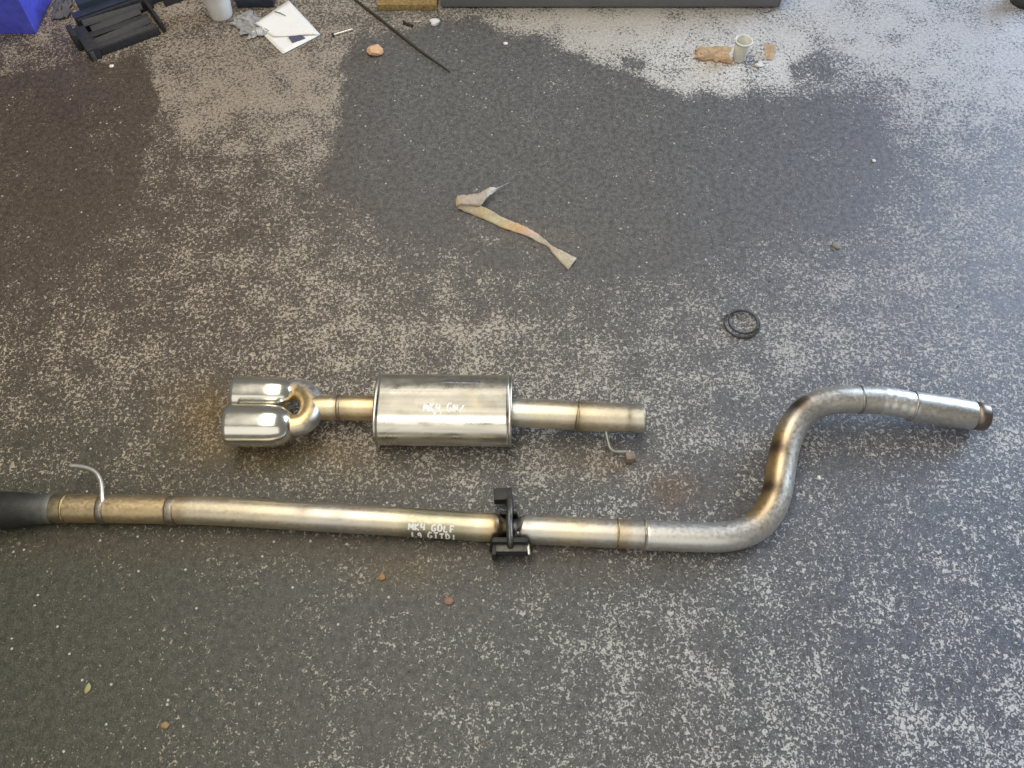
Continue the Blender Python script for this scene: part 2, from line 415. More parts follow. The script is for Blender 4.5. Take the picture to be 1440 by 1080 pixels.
def pipe_color(pts_px):
    def f(i, a, p):
        x, y = to_px(p.x, p.y, p.z); c = ramp(STOPS, pts_px[i][0]) * .92
        c = c * (1 + .08 * mnoise.noise(Vector((x / 30, a, 0))) + .07 * mnoise.noise(Vector((x / 7, a * 2, 3))))
        g = max(0, mnoise.noise(Vector((x / 22, a * 1.6, 9))) - .32) * 1.5          # grime
        c = c * (1 - g) + np.array((.24, .20, .15)) * g
        return tuple(np.clip(c, .02, .95))
    return f
def px_path(rows, sub=8):
    q = spline(rows, sub)
    return q, [at(a[0], a[1], a[2]) for a in q], [a[3] for a in q]

ep = thing("exhaust_pipe", "long stainless exhaust pipe with an S-bend at its right end and a blackened left end", "exhaust pipe", at(716, 742, 0))
ep.location.z = 0
main_rows = [(-70, 717, R, .0285), (40, 716.5, R, .0285), (100, 715, R, R), (200, 716, R, R), (300, 718.5, R, R), (430, 726, R, R), (560, 733.5, R, R), (660, 740, R, R), (690, 741.5, R, R), (699, 742, R, .0265), (706, 742.4, R, .0205), (711, 742.7, R, .0185), (716, 743, R, .0180)]
q, P, rad = px_path(main_rows, 8)
mb = MB(); tube(mb, P, rad, 36, pipe_color(q)); straight = mb.build("straight_pipe", M_pipe, ep)
right_rows = [(716, 743, R, .0180), (722, 743.3, R, .0185), (727, 743.7, R, .0205), (734, 744, R, .0265), (742, 744.5, R, R), (800, 747, R, R), (880, 751, R, R), (960, 754.5, R, R)]
q, P, rad = px_path(right_rows, 8)
mb = MB(); tube(mb, P, rad, 36, pipe_color(q)); mb.build("middle_pipe", M_pipe, ep)

bend_rows = [(905, 752.6, R), (960, 754.6, R), (1003, 755.5, R), (1025, 754, R), (1046, 749, R), (1067, 737.5, R + .001), (1083, 718, .031), (1092, 695, .033), (1097, 668, .036), (1101, 643, .041), (1107, 619, .047), (1117, 597, .054),
             (1132, 579, .061), (1152, 567.5, .066), (1177, 562.5, .068), (1205, 562, .066), (1235, 563, .063), (1262, 566.5, .060), (1290, 572.5, .055)]
q = spline([(a, b, z, R if b < 740 else R * 1.0) for a, b, z in bend_rows], 8); P = [at(a[0], a[1], a[2]) for a in q]
# three small ripples where the pipe was swaged
rad = [R * (1.03 + (.025 * max(0, math.sin((a[0] - 1238) / 13 * 2 * PI)) if 1238 < a[0] < 1282 else 0)) for a in q]
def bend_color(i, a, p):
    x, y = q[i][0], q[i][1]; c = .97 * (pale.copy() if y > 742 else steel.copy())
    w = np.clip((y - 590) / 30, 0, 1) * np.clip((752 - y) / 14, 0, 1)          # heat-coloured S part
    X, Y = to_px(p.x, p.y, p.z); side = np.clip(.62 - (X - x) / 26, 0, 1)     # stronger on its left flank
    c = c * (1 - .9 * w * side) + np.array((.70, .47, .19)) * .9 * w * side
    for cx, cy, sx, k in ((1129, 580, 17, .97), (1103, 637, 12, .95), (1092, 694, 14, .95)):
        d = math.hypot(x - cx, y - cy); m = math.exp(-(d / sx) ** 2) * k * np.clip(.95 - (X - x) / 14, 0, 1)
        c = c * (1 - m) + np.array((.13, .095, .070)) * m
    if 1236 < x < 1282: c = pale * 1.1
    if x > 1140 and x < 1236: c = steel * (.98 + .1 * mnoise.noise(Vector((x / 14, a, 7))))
    c = c * (1 + .05 * mnoise.noise(Vector((x / 18, y / 18, a)))) * (1 + .22 * w * np.clip((X - x) / 14, 0, 1))  # right flank of the S lightened in the colour, standing in for window light
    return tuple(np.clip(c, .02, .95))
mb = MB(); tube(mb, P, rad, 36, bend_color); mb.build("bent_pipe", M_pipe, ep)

# flared end sleeve with a dark mouth
rows = [(1281, 570.5, .0555, R * 1.06), (1284, 571.2, .055, R * 1.13), (1300, 573.7, .052, R * 1.13), (1335, 579, .046, R * 1.12), (1360, 583, .041, R * 1.10), (1367, 583.9, .040, R * 1.06)]
q2, P2, r2 = px_path(rows, 5)
mb = MB(); tube(mb, P2, r2, 36, lambda i, a, p: tuple(np.array((.64, .62, .57)) * (1 + .15 * mnoise.noise(Vector((q2[i][0] / 12, a, 1))))))
mb.build("end_sleeve", M_pipe, ep)
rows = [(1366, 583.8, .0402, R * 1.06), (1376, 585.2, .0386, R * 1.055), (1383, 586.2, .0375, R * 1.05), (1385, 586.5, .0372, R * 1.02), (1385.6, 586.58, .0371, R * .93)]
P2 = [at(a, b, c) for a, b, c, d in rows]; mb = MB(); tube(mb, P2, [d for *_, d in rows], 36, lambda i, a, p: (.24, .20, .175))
mb.build("pipe_mouth", M_pipe, ep)

def ring_on(rows_px, rr, tr, name, m, parent, seg=40, wob=.0006, col=(1, 1, 1)):
    """a bead round the pipe: rows = two neighbouring axis pixels (x, y, z)"""
    a, b = at(*rows_px[0]), at(*rows_px[1]); t = (b - a).normalized(); c = (a + b) / 2
    s = t.cross(Vector((0, 0, 1))).normalized(); u = s.cross(t); vs = []; k2 = 10
    for i in range(seg):
        an = 2 * PI * i / seg; d = s * math.cos(an) + u * math.sin(an); w_ = wob * mnoise.noise(Vector((an * 9, rr * 300, c.x * 20)))
        for k in range(k2):
            ph = 2 * PI * k / k2; vs.append(c + d * (rr + tr[1] * math.cos(ph) + w_) + t * (tr[0] * math.sin(ph) + w_ * 1.5))
    fs = [(i * k2 + k, i * k2 + (k + 1) % k2, ((i + 1) % seg) * k2 + (k + 1) % k2, ((i + 1) % seg) * k2 + k) for i in range(seg) for k in range(k2)]
    mb = MB(); mb.add(vs, fs, [col] * len(vs)); return mb.build(name, m, parent)
M_band = mat("tinted_band", attr="tint", rough=.42, metal=1, nscale=200, namp=.25, bump=.3, bscale=500)
for (x, y, z, wpx, th, c) in ((94, 715.2, R, 2.2, .0022, (.42, .34, .17)), (147, 715.5, R, 5.5, .0013, (.34, .30, .25)), (243, 717, R, 6.5, .0009, (.38, .33, .26)), (868, 750.4, R, 1.6, .0010, (.40, .32, .18)), (906, 752, R, 1.8, .0012, (.45, .38, .27)), (1209, 562, .0655, 2.4, .0012, (.36, .35, .34))):
    s = scale_at(at(x, y, z)); yy = np.interp(x, [a[0] for a in main_rows + right_rows[1:]] + [1180, 1235], [a[1] for a in main_rows + right_rows[1:]] + [562.5, 563])
    ring_on(((x - 4, np.interp(x - 4, [0, 100, 300, 692, 960], [716, 715, 718.5, 741.5, 754.5]) if x < 1000 else 562, z), (x + 4, np.interp(x + 4, [0, 100, 300, 692, 960], [716, 715, 718.5, 741.5, 754.5]) if x < 1000 else 562.2, z)), R * (1.03 if x > 1000 else 1.0), (wpx * s, th), "weld_bead", M_band, ep, col=c)
ring_on(((1279, 570.2, .0557), (1285, 571.4, .0549)), R * 1.12, (.0024, .0009), "weld_bead", M_band, ep, col=(.50, .49, .47))

# swollen sooty sleeve at the left end
rows = [(-70, 717, .036, .036), (0, 717, .036, .0365), (30, 716.5, .035, .0345), (52, 716, .032, .0305), (66, 715.6, .030, .0294), (74, 715.5, .029, .029)]
q3, P3, r3 = px_path(rows, 6)
M_soot = mat("sooty_steel", attr="tint", rough=.55, metal=.3, nscale=60, namp=.35, bump=.3, bscale=300)
mb = MB(); tube(mb, P3, r3, 32, lambda i, a, p: tuple(np.interp(q3[i][0], [0, 40, 66, 76], [.030, .034, .095, .20]) * np.array((1.0, 1.0, .92)))); mb.build("sooty_sleeve", M_soot, ep)

# bright hanger hook at the left
hk = [(144, 712, .050), (143.5, 700, .056), (143, 687, .056), (141, 675, .055), (134, 664, .054), (122, 658, .053), (108, 655.5, .052), (97, 655, .051)]
hp = [at(*a) for a in spline(hk, 6)]
mb = MB(); tube(mb, hp, [.0044] * (len(hp) - 2) + [.004, .003], 14); mb.build("hanger_hook", M_rod, ep)

# crushing clamp round the joint
c0 = at(716, 743, R)
cl = MB(); s = scale_at(c0)
for sg in (-1, 1):                                                    # saddle cheeks either side of the waist
    vs = []; fs = []; n = 14
    for i in range(n):
        an = math.radians(-196 + 150 * i / (n - 1)); rr = .0235
        for (dx, dr) in ((0, 0), (sg * .017, .0095), (sg * .019, .0125), (sg * .004, .004)):
            vs.append(c0 + Vector((dx + sg * .004, math.cos(an + PI) * -(rr + dr), math.sin(an) * (rr + dr) * .95 + .0015)))
    for i in range(n - 1):
        for k in range(4): fs.append((i * 4 + k, i * 4 + (k + 1) % 4, (i + 1) * 4 + (k + 1) % 4, (i + 1) * 4 + k))
    fs += [(0, 1, 2, 3), tuple((n - 1) * 4 + k for k in (3, 2, 1, 0))]
    cl.add(vs, fs)
clamp = cl.build("clamp", M_black, ep)
fb = at(719.5, 771, .034)
mb = MB(); box(mb, c0 + Vector((.002, -.034, 0.0)), 60 * s, .014, .056, taper=.84); box(mb, c0 + Vector((.002, -.004, -.025)), 36 * s, .06, .006); box(mb, c0 + Vector((-.001, .031, -.010)), 30 * s, .010, .034, taper=.8); mb.build('saddle', M_black, clamp, bevel=.005)
mb = MB(); box(mb, fb, 46 * s, .022, .022); box(mb, fb + Vector((0, .008, -.012)), 40 * s, .012, .014)
mb.build("bracket", M_galv, clamp, bevel=.003)
mb = MB(); box(mb, at(743.5, 776, .03), .006, .022, .03, rz=.1); mb.build("bracket_tab", mat("bare_steel_tab", (.34, .34, .33), rough=.3, metal=1), clamp, bevel=.0015)
mb = MB(); box(mb, at(696, 774, .028), .009, .03, .034, rz=-.12); mb.build("bracket_tab", M_black, clamp, bevel=.002)
bp = [at(716, 700, .040), at(716.3, 708, .050), at(716.6, 720, .058), c0 + Vector((.0003, 0, .0275)) , at(717.2, 757, .058), at(717.5, 768, .046)]
bp = [Vector(v) for v in spline([tuple(v) for v in bp], 6)]
mb = MB(); tube(mb, bp, [.0064 + .00035 * (i % 2) for i in range(len(bp))], 14); mb.build("bolt_shank", mat("worn_black_bolt", (.12, .12, .11), rough=.42, metal=.8, nscale=200, namp=.3), clamp)
mb = MB(); nb = at(707.5, 697.5, .036); box(mb, nb, 26 * scale_at(nb), .026, .024, rz=.05); box(mb, nb + Vector((.004, .001, .0105)), .012, .018, .004, rz=.05)
mb.build("clamp_block", M_black, clamp, bevel=.0025)
mb = MB(); nn = at(716, 708, .046); tube(mb, [nn + Vector((0, .006, -.002)), nn + Vector((0, -.006, .003))], [.0085, .0085], 6); mb.build("nut", M_black, clamp, smooth=False)

# lettering on the long pipe
def pipe_surf(x, v):
    """x in photo pixels along the pipe, v = angle round the pipe above the camera-facing side"""
    y = np.interp(x, [a[0] for a in main_rows], [a[1] for a in main_rows]); c = at(x, y, R); c2 = at(x + 2, np.interp(x + 2, [a[0] for a in main_rows], [a[1] for a in main_rows]), R)
    t = (c2 - c).normalized(); sd = Vector((t.y, -t.x, 0)); n = sd * math.cos(v) + Vector((0, 0, 1)) * math.sin(v)
    return c + n * (R * 1.028), n
mb = MB(); lettering(mb, "MK4 GOLF", pipe_surf, 578, math.radians(40), 8.4, .46, .0036, seed=4); mb.build("handwriting", M_ink, straight, recalc=False)
mb = MB(); lettering(mb, "1.9 GTTDI", pipe_surf, 580, math.radians(-2), 8.2, .58, .0034, seed=9); mb.build("handwriting", M_ink, straight, recalc=False)

# ------------------------------------------------------------------ muffler with twin tips
ml = thing("exhaust_muffler", "short stainless silencer box with twin polished tailpipe tips lying above the long pipe", "muffler", at(625, 600, 0))
ml.location.z = 0
MW, MH, MZ = .0785, .0525, .0545
a0 = at(531, 575.5, MZ); a1 = at(719, 577.5, MZ); ax = (a1 - a0); ML = ax.length; ax.normalize(); sdv = Vector((ax.y, -ax.x, 0))
def oval(e, k=1.0, n=2.35):
    c, s_ = math.cos(e), math.sin(e)
    return (math.copysign(abs(c) ** (2 / n), c) * MW * k, math.copysign(abs(s_) ** (2 / n), s_) * MH * k)
def msurf(t, e, k=1.0):
    y, z = oval(e, k); return a0 + ax * t + sdv * y + Vector((0, 0, z))
def loft(mb, ts, seg=72, col=None):
    vs = []; cs = []; n = len(ts)
    for t, k in ts:
        for i in range(seg):
            e = 2 * PI * i / seg; p = msurf(t, e, k)
            vs.append(p); cs.append(col(t, e) if col else (1, 1, 1))
    fs = [(j * seg + i, j * seg + (i + 1) % seg, (j + 1) * seg + (i + 1) % seg, (j + 1) * seg + i) for j in range(n - 1) for i in range(seg)]
    fs += [tuple(range(seg)), tuple((n - 1) * seg + i for i in range(seg))]; mb.add(vs, fs, cs)
def shell_col(t, e):
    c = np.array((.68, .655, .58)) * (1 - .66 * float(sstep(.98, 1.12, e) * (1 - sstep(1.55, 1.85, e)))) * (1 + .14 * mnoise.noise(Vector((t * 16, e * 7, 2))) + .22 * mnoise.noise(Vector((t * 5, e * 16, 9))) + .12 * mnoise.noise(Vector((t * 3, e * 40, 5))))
    g = max(0, mnoise.noise(Vector((t * 22, e * 4, 17))) - .25) * 1.3; c = c * (1 - g) + np.array((.28, .25, .18)) * g
    e2 = (e + PI) % (2 * PI) - PI; 
    return tuple(np.clip(c, 0, .95))
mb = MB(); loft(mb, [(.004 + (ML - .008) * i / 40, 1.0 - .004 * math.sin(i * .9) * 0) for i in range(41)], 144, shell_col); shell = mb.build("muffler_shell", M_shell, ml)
for nm, t0 in (("end_cap", 0), ("end_cap", ML)):
    sg = 1 if t0 == 0 else -1
    mb = MB(); loft(mb, [(t0 + sg * .005, 1.002), (t0 + sg * .0045, 1.007), (t0 + sg * .002, 1.008), (t0 - sg * .0005, 1.003), (t0 - sg * .001, .985), (t0 + sg * .003, .955), (t0 + sg * .003, .40)], 96, lambda t, e: (.56, .53, .47)); mb.build(nm, M_shell, ml)
# folded seam along the upper back and a shallow dent line
mb = MB(); vs = []
for i in range(21):
    t = ML * (.47 + .30 * i / 20); k = 1.004 + .006 * math.sin(PI * i / 20)
    for e in (1.98, 2.02, 2.06, 2.10): vs.append(msurf(t, e, k if e in (2.02, 2.06) else .999))
mb.add(vs, [(i * 4 + k, i * 4 + k + 1, i * 4 + k + 5, i * 4 + k + 4) for i in range(20) for k in range(3)], [(.34, .34, .38)] * len(vs)); mb.build("seam", M_band, ml)
# pipes on the axis
def axrow(rows, sub=6): return px_path(rows, sub)
oc = lambda st: (lambda qq: (lambda i, a, p: tuple(np.clip(ramp(st, qq[i][0]) * .92 * (1 + .1 * mnoise.noise(Vector((qq[i][0] / 12, a, 4)))), .02, .95))))
q4, P4, r4 = axrow([(716, 580.5, MZ, .0300), (722, 580.6, MZ, .0302), (760, 582, MZ, .0302), (812, 584.3, MZ, .0302), (818, 584.6, MZ, .0302)], 6)
mb = MB(); tube(mb, P4, r4, 36, oc([(716, (.45, .43, .38)), (727, (.74, .72, .64)), (760, (.80, .72, .56)), (800, (.78, .70, .56)), (818, (.5, .42, .28))])(q4)); mb.build("outlet_pipe", M_pipe, ml)
q5, P5, r5 = axrow([(812, 584.6, MZ, .0295), (814, 584.8, MZ, .0312), (845, 586.2, MZ, .0313), (868, 587.2, MZ, .0306), (880, 587.7, MZ, .0305), (886, 587.9, MZ, .0301), (901, 588.5, MZ, .0302), (904, 588.6, MZ, .0300), (904.6, 588.6, MZ, .0292)], 5)
mb = MB(); tube(mb, P5, r5, 36, oc([(812, (.42, .34, .22)), (822, (.70, .60, .44)), (850, (.80, .71, .55)), (876, (.74, .66, .52)), (884, (.55, .5, .38)), (895, (.74, .70, .60)), (907, (.66, .66, .54))])(q5)); mb.build("outlet_sleeve", M_pipe, ml)
ring_on(((811, 584.4, MZ), (816, 584.6, MZ)), .0306, (.002, .0012), "weld_bead", M_band, ml, col=(.36, .28, .17))
q6, P6, r6 = axrow([(436, 573, MZ, .0255), (452, 573, MZ, .0258), (472, 573, MZ, .0260), (478, 573, MZ, .0262), (500, 573.5, MZ, .0265), (532, 574, MZ, .0265)], 6)
mb = MB(); tube(mb, P6, r6, 36, oc([(436, (.5, .42, .26)), (452, (.78, .64, .40)), (470, (.84, .72, .50)), (476, (.42, .34, .22)), (484, (.62, .5, .32)), (500, (.80, .66, .42)), (522, (.74, .56, .34)), (531, (.52, .32, .18))])(q6)); mb.build("inlet_pipe", M_pipe, ml)
ring_on(((475, 573, MZ), (480, 573, MZ)), .0262, (.0042, .001), "weld_bead", M_band, ml, col=(.34, .29, .2))
# fork
def gold_fork(i, a, p):
    x, y = to_px(p.x, p.y, p.z); inner = np.clip((445 - math.hypot(x - 412, y - 572) - 408) / 12, 0, 1)
    c = np.array((.62, .62, .63)) * (1 - inner) + np.array((.84, .64, .34)) * inner
    return tuple(np.clip(c * (1 + .12 * mnoise.noise(Vector((x / 8, y / 8, 2)))), .05, .95))
fk = [(398, 556, .044, .0215), (412, 549.5, .045, .0225), (425, 549.5, .047, .0235), (435, 558, .051, .0245), (439, 571, .055, .025), (435.5, 585, .060, .0245), (426, 595, .064, .0235), (412, 598.5, .067, .0215), (396, 598.5, .068, .0215)]
q7, P7, r7 = px_path(fk, 8); mb = MB(); tube(mb, P7, r7, 30, gold_fork); mb.build("fork_pipe", M_pipe, ml)
# tips: polished outer tubes with rolled mouths and domed inner ends
def tip(x0, x1, y0, y1, z, r, name="tailpipe_tip"):
    A = at(x0, y0, z); B = at(x1, y1, z); L = (B - A).length; d = (B - A).normalized()
    prof = [(.030, .80 * r), (.004, .885 * r), (.0, .93 * r), (.0004, .97 * r), (.0025, 1.0 * r), (.008, 1.0 * r)] + [(.008 + (L * .60 - .008) * k / 10, r) for k in range(1, 11)] + [(L * .67, .99 * r), (L * .74, .965 * r), (L * .81, .92 * r), (L * .88, .84 * r), (L * .94, .73 * r), (L, .57 * r)]
    pts = [A + d * t for t, _ in prof]
    mb = MB(); s_ = d.cross(Vector((0, 0, 1))).normalized(); u_ = s_.cross(d); seg = 48; vs = []; cs = []
    for t, rr in prof:
        for k in range(seg):
            a = 2 * PI * k / seg; vs.append(A + d * t + s_ * (rr * math.cos(a)) + u_ * (rr * math.sin(a)))
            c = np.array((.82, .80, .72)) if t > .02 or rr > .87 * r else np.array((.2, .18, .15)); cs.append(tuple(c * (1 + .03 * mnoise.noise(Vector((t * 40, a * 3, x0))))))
    n = len(prof); fs = [(i * seg + k, i * seg + (k + 1) % seg, (i + 1) * seg + (k + 1) % seg, (i + 1) * seg + k) for i in range(n - 1) for k in range(seg)]
    fs.append(tuple((n - 1) * seg + k for k in range(seg))); mb.add(vs, fs, cs); return mb.build(name, M_chrome, ml)
tip(330, 415, 554.5, 555.5, .0405, .0392)
tip(321, 411, 598.5, 599, .0690, .0440)
# hanger under the outlet
hk = [(851, 603, .040), (853, 611, .034), (855.5, 622, .026), (858.5, 630, .020), (865, 634, .016), (875, 635, .0135), (886, 635.5, .012)]
hp = [at(*a) for a in spline(hk, 6)]; mb = MB(); tube(mb, hp, [.0040] * len(hp), 14); hr = mb.build("hanger_hook", mat("dull_rod", (.52, .52, .46), rough=.42, metal=1, nscale=90, namp=.3), ml)
mb = MB(); e0 = at(886, 643, .012); box(mb, e0, .020, .020, .022, rz=.15); mb.build("hook_foot", M_rust, hr, bevel=.004)
# lettering on the silencer
def shell_surf(u, v):
    t = (u - 531) / 188 * ML; p = msurf(t, v, 1.006); p2 = msurf(t, v + .02, 1.006); n = (p2 - p).cross(ax); n.normalize()
    if n.z < 0: n = -n
    return p, n
# angle e: pi/2 is straight up, smaller e is towards the viewer (sdv points to the viewer)
mb = MB(); lettering(mb, "MK4 GN/", shell_surf, 600, 1.20, 8.4, .22, .0040, seed=3)
lettering(mb, "XI", shell_surf, 612, 1.06, 8.0, .15, .0032, seed=5)
for i, (x, y, z) in enumerate(mb.v): pass
mb.build("handwriting", M_ink, shell, recalc=False)

# ------------------------------------------------------------------ peeled tape
def ribbon(name, pairs, m, sub=4, thick=.0006):
    rows = spline([(*at(*a), *at(*b), *c) for a, b, c in pairs], sub); mb = MB(); K = 5; vs = []; cs = []
    for i, r in enumerate(rows):
        A = Vector(r[0:3]); B = Vector(r[3:6]); up = .0012 * mnoise.noise(Vector((i * .35, 0, 2)))
        for k in range(K):
            f = k / (K - 1); p = A.lerp(B, f); p.z = max(p.z + (math.sin(PI * f) * .003 * mnoise.noise(Vector((i * .2, 5, 1)))) + up + .0034 * mnoise.noise(Vector((i * .7, f * 3.5, 8))), .0012)
            vs.append(p); c = np.array(r[6:9]) * (1 + .22 * mnoise.noise(Vector((i * .5, f * 2.5, 4)))); cs.append(tuple(np.clip(c, .02, .9)))
    n = len(rows); fs = [(i * K + k, i * K + k + 1, (i + 1) * K + k + 1, (i + 1) * K + k) for i in range(n - 1) for k in range(K - 1)]
    mb.add(vs, fs, cs); return mb, thick
tan = (.46, .36, .21); org = (.56, .37, .20); wht = (.50, .45, .36); pk = (.46, .38, .31)
M_tape = mat("old_masking_tape", attr="tint", rough=.55, nscale=160, namp=.25, bump=.35, bscale=260)
tp = thing("tape_strip", "crinkled tan strip of peeled masking tape folded back at one end", "tape", at(720, 320, 0))
def solid(o, th):
    md = o.modifiers.new("thickness", 'SOLIDIFY'); md.thickness = th; md.offset = 0; return o
pr = [((641,286,.020),(643,293,.006),tan),((660,286,.018),(653,297,.004),(.50,.44,.33)),((683,292,.014),(672,305,.003),tan),((703,303.5,.010),(688,311.5,.003),(.50,.46,.30)),((720,311,.008),(707,320.5,.003),(.56,.42,.24)),
      ((737,317.5,.007),(721,325,.003),org),((751,325.5,.007),(740,331.5,.003),(.62,.45,.36)),((765,335.5,.008),(754,338.5,.003),wht),((777,346,.008),(769,347,.003),pk),((793,354,.007),(779,358,.003),(.54,.48,.36)),((811,363,.010),(799,379.5,.003),wht)]
mb, th = ribbon("long_piece", pr, M_tape); solid(mb.build("long_piece", M_tape, tp), .0007)
pr = [((641.5,290,.016),(641,279,.024),(.40,.36,.14)),((648,287.5,.020),(646,274.5,.030),pk),((667,289,.019),(660,273.5,.030),pk),((676,289,.017),(673,271.5,.030),(.42,.36,.29)),((684,279,.020),(688,263.5,.030),wht),((694,271,.018),(698,264,.026),(.68,.68,.66)),((706,264,.010),(709,260,.014),(.40,.40,.40)),((716,257,.006),(718,255.5,.007),(.45,.45,.45))]
mb, th = ribbon("folded_end", pr, M_tape); solid(mb.build("folded_end", M_tape, tp), .0007)

# ------------------------------------------------------------------ rubber ring: two turns of cord
rc = at(1043, 456, 0); mb = MB(); pts = []
for i in range(121):
    a = 4 * PI * i / 120 + 2.4; rr = .0375 + .0045 * math.sin(i / 120 * 2 * PI + .6) - .0035 * (i / 120)
    pts.append(rc + Vector((math.cos(a) * rr + .003 * (i / 120), math.sin(a) * rr * .99 - .002 * (i > 60) * ((i - 60) / 60), .0035 + .0055 * (i / 120))))
tube(mb, pts, [.0024] * len(pts), 12)
tag(mb.build("rubber_ring", M_rubber, loc=(rc.x, rc.y, 0)), "black rubber ring of two turns lying flat above the S-bend", "ring")

# ------------------------------------------------------------------ things along the far edge
# blue bin
M_blue = mat("blue_plastic", (.11, .13, .80), rough=.42, nscale=30, namp=.28, rvar=.1, bump=.15, bscale=60)
cb = at(51, 48, 0); BW, BD, BH = .42, .34, .20
bin_ = thing("storage_bin", "bright blue plastic storage bin at the far left corner", "bin", (cb.x - BW / 2, cb.y + BD / 2, 0))
def frus(mb, x0, x1, y0, y1, z0, z1, g, wall):
    o = [(x0, y0, z0), (x1, y0, z0), (x1, y1, z0), (x0, y1, z0), (x0 - g, y0 - g, z1), (x1 + g, y0 - g, z1), (x1 + g, y1 + g, z1), (x0 - g, y1 + g, z1)]
    i_ = [(x0 + wall, y0 + wall, z0 + wall), (x1 - wall, y0 + wall, z0 + wall), (x1 - wall, y1 - wall, z0 + wall), (x0 + wall, y1 - wall, z0 + wall), (x0 - g + wall, y0 - g + wall, z1), (x1 + g - wall, y0 - g + wall, z1), (x1 + g - wall, y1 + g - wall, z1), (x0 - g + wall, y1 + g - wall, z1)]
    f = [(3, 2, 1, 0), (0, 1, 5, 4), (1, 2, 6, 5), (2, 3, 7, 6), (3, 0, 4, 7), (8, 9, 10, 11), (9, 8, 12, 13), (10, 9, 13, 14), (11, 10, 14, 15), (8, 11, 15, 12), (4, 5, 13, 12), (5, 6, 14, 13), (6, 7, 15, 14), (7, 4, 12, 15)]
    mb.add(o + i_, f)
mb = MB(); frus(mb, cb.x - BW, cb.x, cb.y, cb.y + BD, .0, BH, .012, .004); mb.build("bin_body", M_blue, bin_, bevel=.004)
mb = MB()
for (x, y, sx, sy) in ((cb.x - BW / 2, cb.y - .018, BW + .06, .012), (cb.x - BW / 2, cb.y + BD + .018, BW + .06, .012), (cb.x + .018, cb.y + BD / 2, .012, BD + .024), (cb.x - BW - .018, cb.y + BD / 2, .012, BD + .024)): box(mb, (x, y, BH - .008), sx, sy, .02)
mb.build("rim", M_blue, bin_, bevel=.003)
# dark rag beside it
M_cloth = mat("oily_cloth", (.13, .13, .14), rough=.9, nscale=60, namp=.5, bump=.8, bscale=150)
def crumple(name, quad, m, amp, zb, label, cat, n=22, seed=0, th=.0012, tintf=None):
    A, B, C, D = [at(*q_) for q_ in quad]; vs = []; cs = []
    for j in range(n):
        for i in range(n):
            u, v = i / (n - 1), j / (n - 1); p = A.lerp(B, u).lerp(D.lerp(C, u), v)
            q_ = Vector((u * 3 + seed, v * 3, seed)); h = abs(mnoise.noise(q_)) + .6 * abs(mnoise.noise(q_ * 2.1)) + .35 * abs(mnoise.noise(q_ * 4.7))
            edge = min(u, v, 1 - u, 1 - v); p.x += .016 * mnoise.noise(q_ * 1.9 + Vector((9, 0, 0))); p.y += .014 * mnoise.noise(q_ * 1.9 + Vector((0, 9, 0)))
            p.z = zb + amp * h * (.35 + .65 * min(1, edge * 5)); vs.append(p); cs.append(tintf(u, v, h) if tintf else (1, 1, 1))
    fs = [(j * n + i, j * n + i + 1, (j + 1) * n + i + 1, (j + 1) * n + i) for j in range(n - 1) for i in range(n - 1)]
    c = (A + B + C + D) / 4; mb = MB(); mb.add(vs, fs, cs); o = mb.build(name, m, loc=(c.x, c.y, 0), smooth=True); solid(o, th)
    return tag(o, label, cat)
crumple("rag", ((74, 30), (97, 26), (104, -14), (84, -14)), M_cloth, .022, .002, "crumpled dark oily rag on the floor beside the blue bin", "rag", seed=3)

# black slatted plastic grille
M_grille = mat("black_plastic", (.030, .030, .036), rough=.55, nscale=90, namp=.35, bump=.25, bscale=300)
g0 = at(146, 78, 0); g1 = at(227, 48, 0); gx_ = (g1 - g0).normalized(); gy_ = Vector((-gx_.y, gx_.x, 0)); GLn = (g1 - g0).length
RM = Matrix((gx_, gy_, Vector((0, 0, 1)))).transposed()
gr = thing("plastic_grille", "broken black slatted plastic grille lying beyond the brown floor patch", "grille", (g0.x, g0.y, 0))
def gp(u, v, z): return g0 + gx_ * u + gy_ * v + Vector((0, 0, z))
mb = MB(); box(mb, gp(GLn * .45, .002, .013), GLn * 1.08, .008, .024, M=RM); box(mb, gp(GLn * .55, .135, .022), GLn * 1.25, .010, .044, M=RM); box(mb, gp(GLn + .012, .065, .018), .010, .13, .034, M=RM)
mb.build("frame", M_grille, gr, bevel=.002)
for i in range(5):
    tl = Matrix.Rotation(math.radians((24, 38, 12, 30, 44)[i]), 3, gx_) @ Matrix.Rotation(math.radians((0, 2.5, -2, 1, -3)[i]), 3, 'Z') @ RM
    mb = MB(); box(mb, gp(GLn * .47, .022 + .024 * i, .017 + .004 * i), GLn * (1.02, .98, 1.0, .86, 1.0)[i], .020, .003, M=tl); mb.build("slat", M_grille, gr, bevel=.0008)
mb = MB(); box(mb, gp(-.022, .052, .019), .034, .125, .036, M=RM); box(mb, gp(-.046, .085, .028), .016, .06, .05, M=RM); mb.build("end_block", M_grille, gr, bevel=.004)
mb = MB(); box(mb, gp(-.028, .005, .016), .012, .034, .030, M=RM); mb.build("clip_tab", mat("grey_plastic", (.09, .09, .085), rough=.5), gr, bevel=.002)
M_navy = mat("dark_navy_plastic", (.030, .040, .065), rough=.38, nscale=40, namp=.3, bump=.2)
mb = MB()
for k in range(3): box(mb, gp(GLn * .9 + .012 * k, .165 + .030 * k, .022 + .010 * k), GLn * 2.0 - .03 * k, .030, .040 + .014 * k, M=RM)
mb.build("back_panel", M_navy, gr, bevel=.003)
mb = MB(); box(mb, gp(GLn * 1.62, .125, .016), GLn * .55, .018, .03, M=RM); mb.build("side_arm", M_grille, gr, bevel=.003)

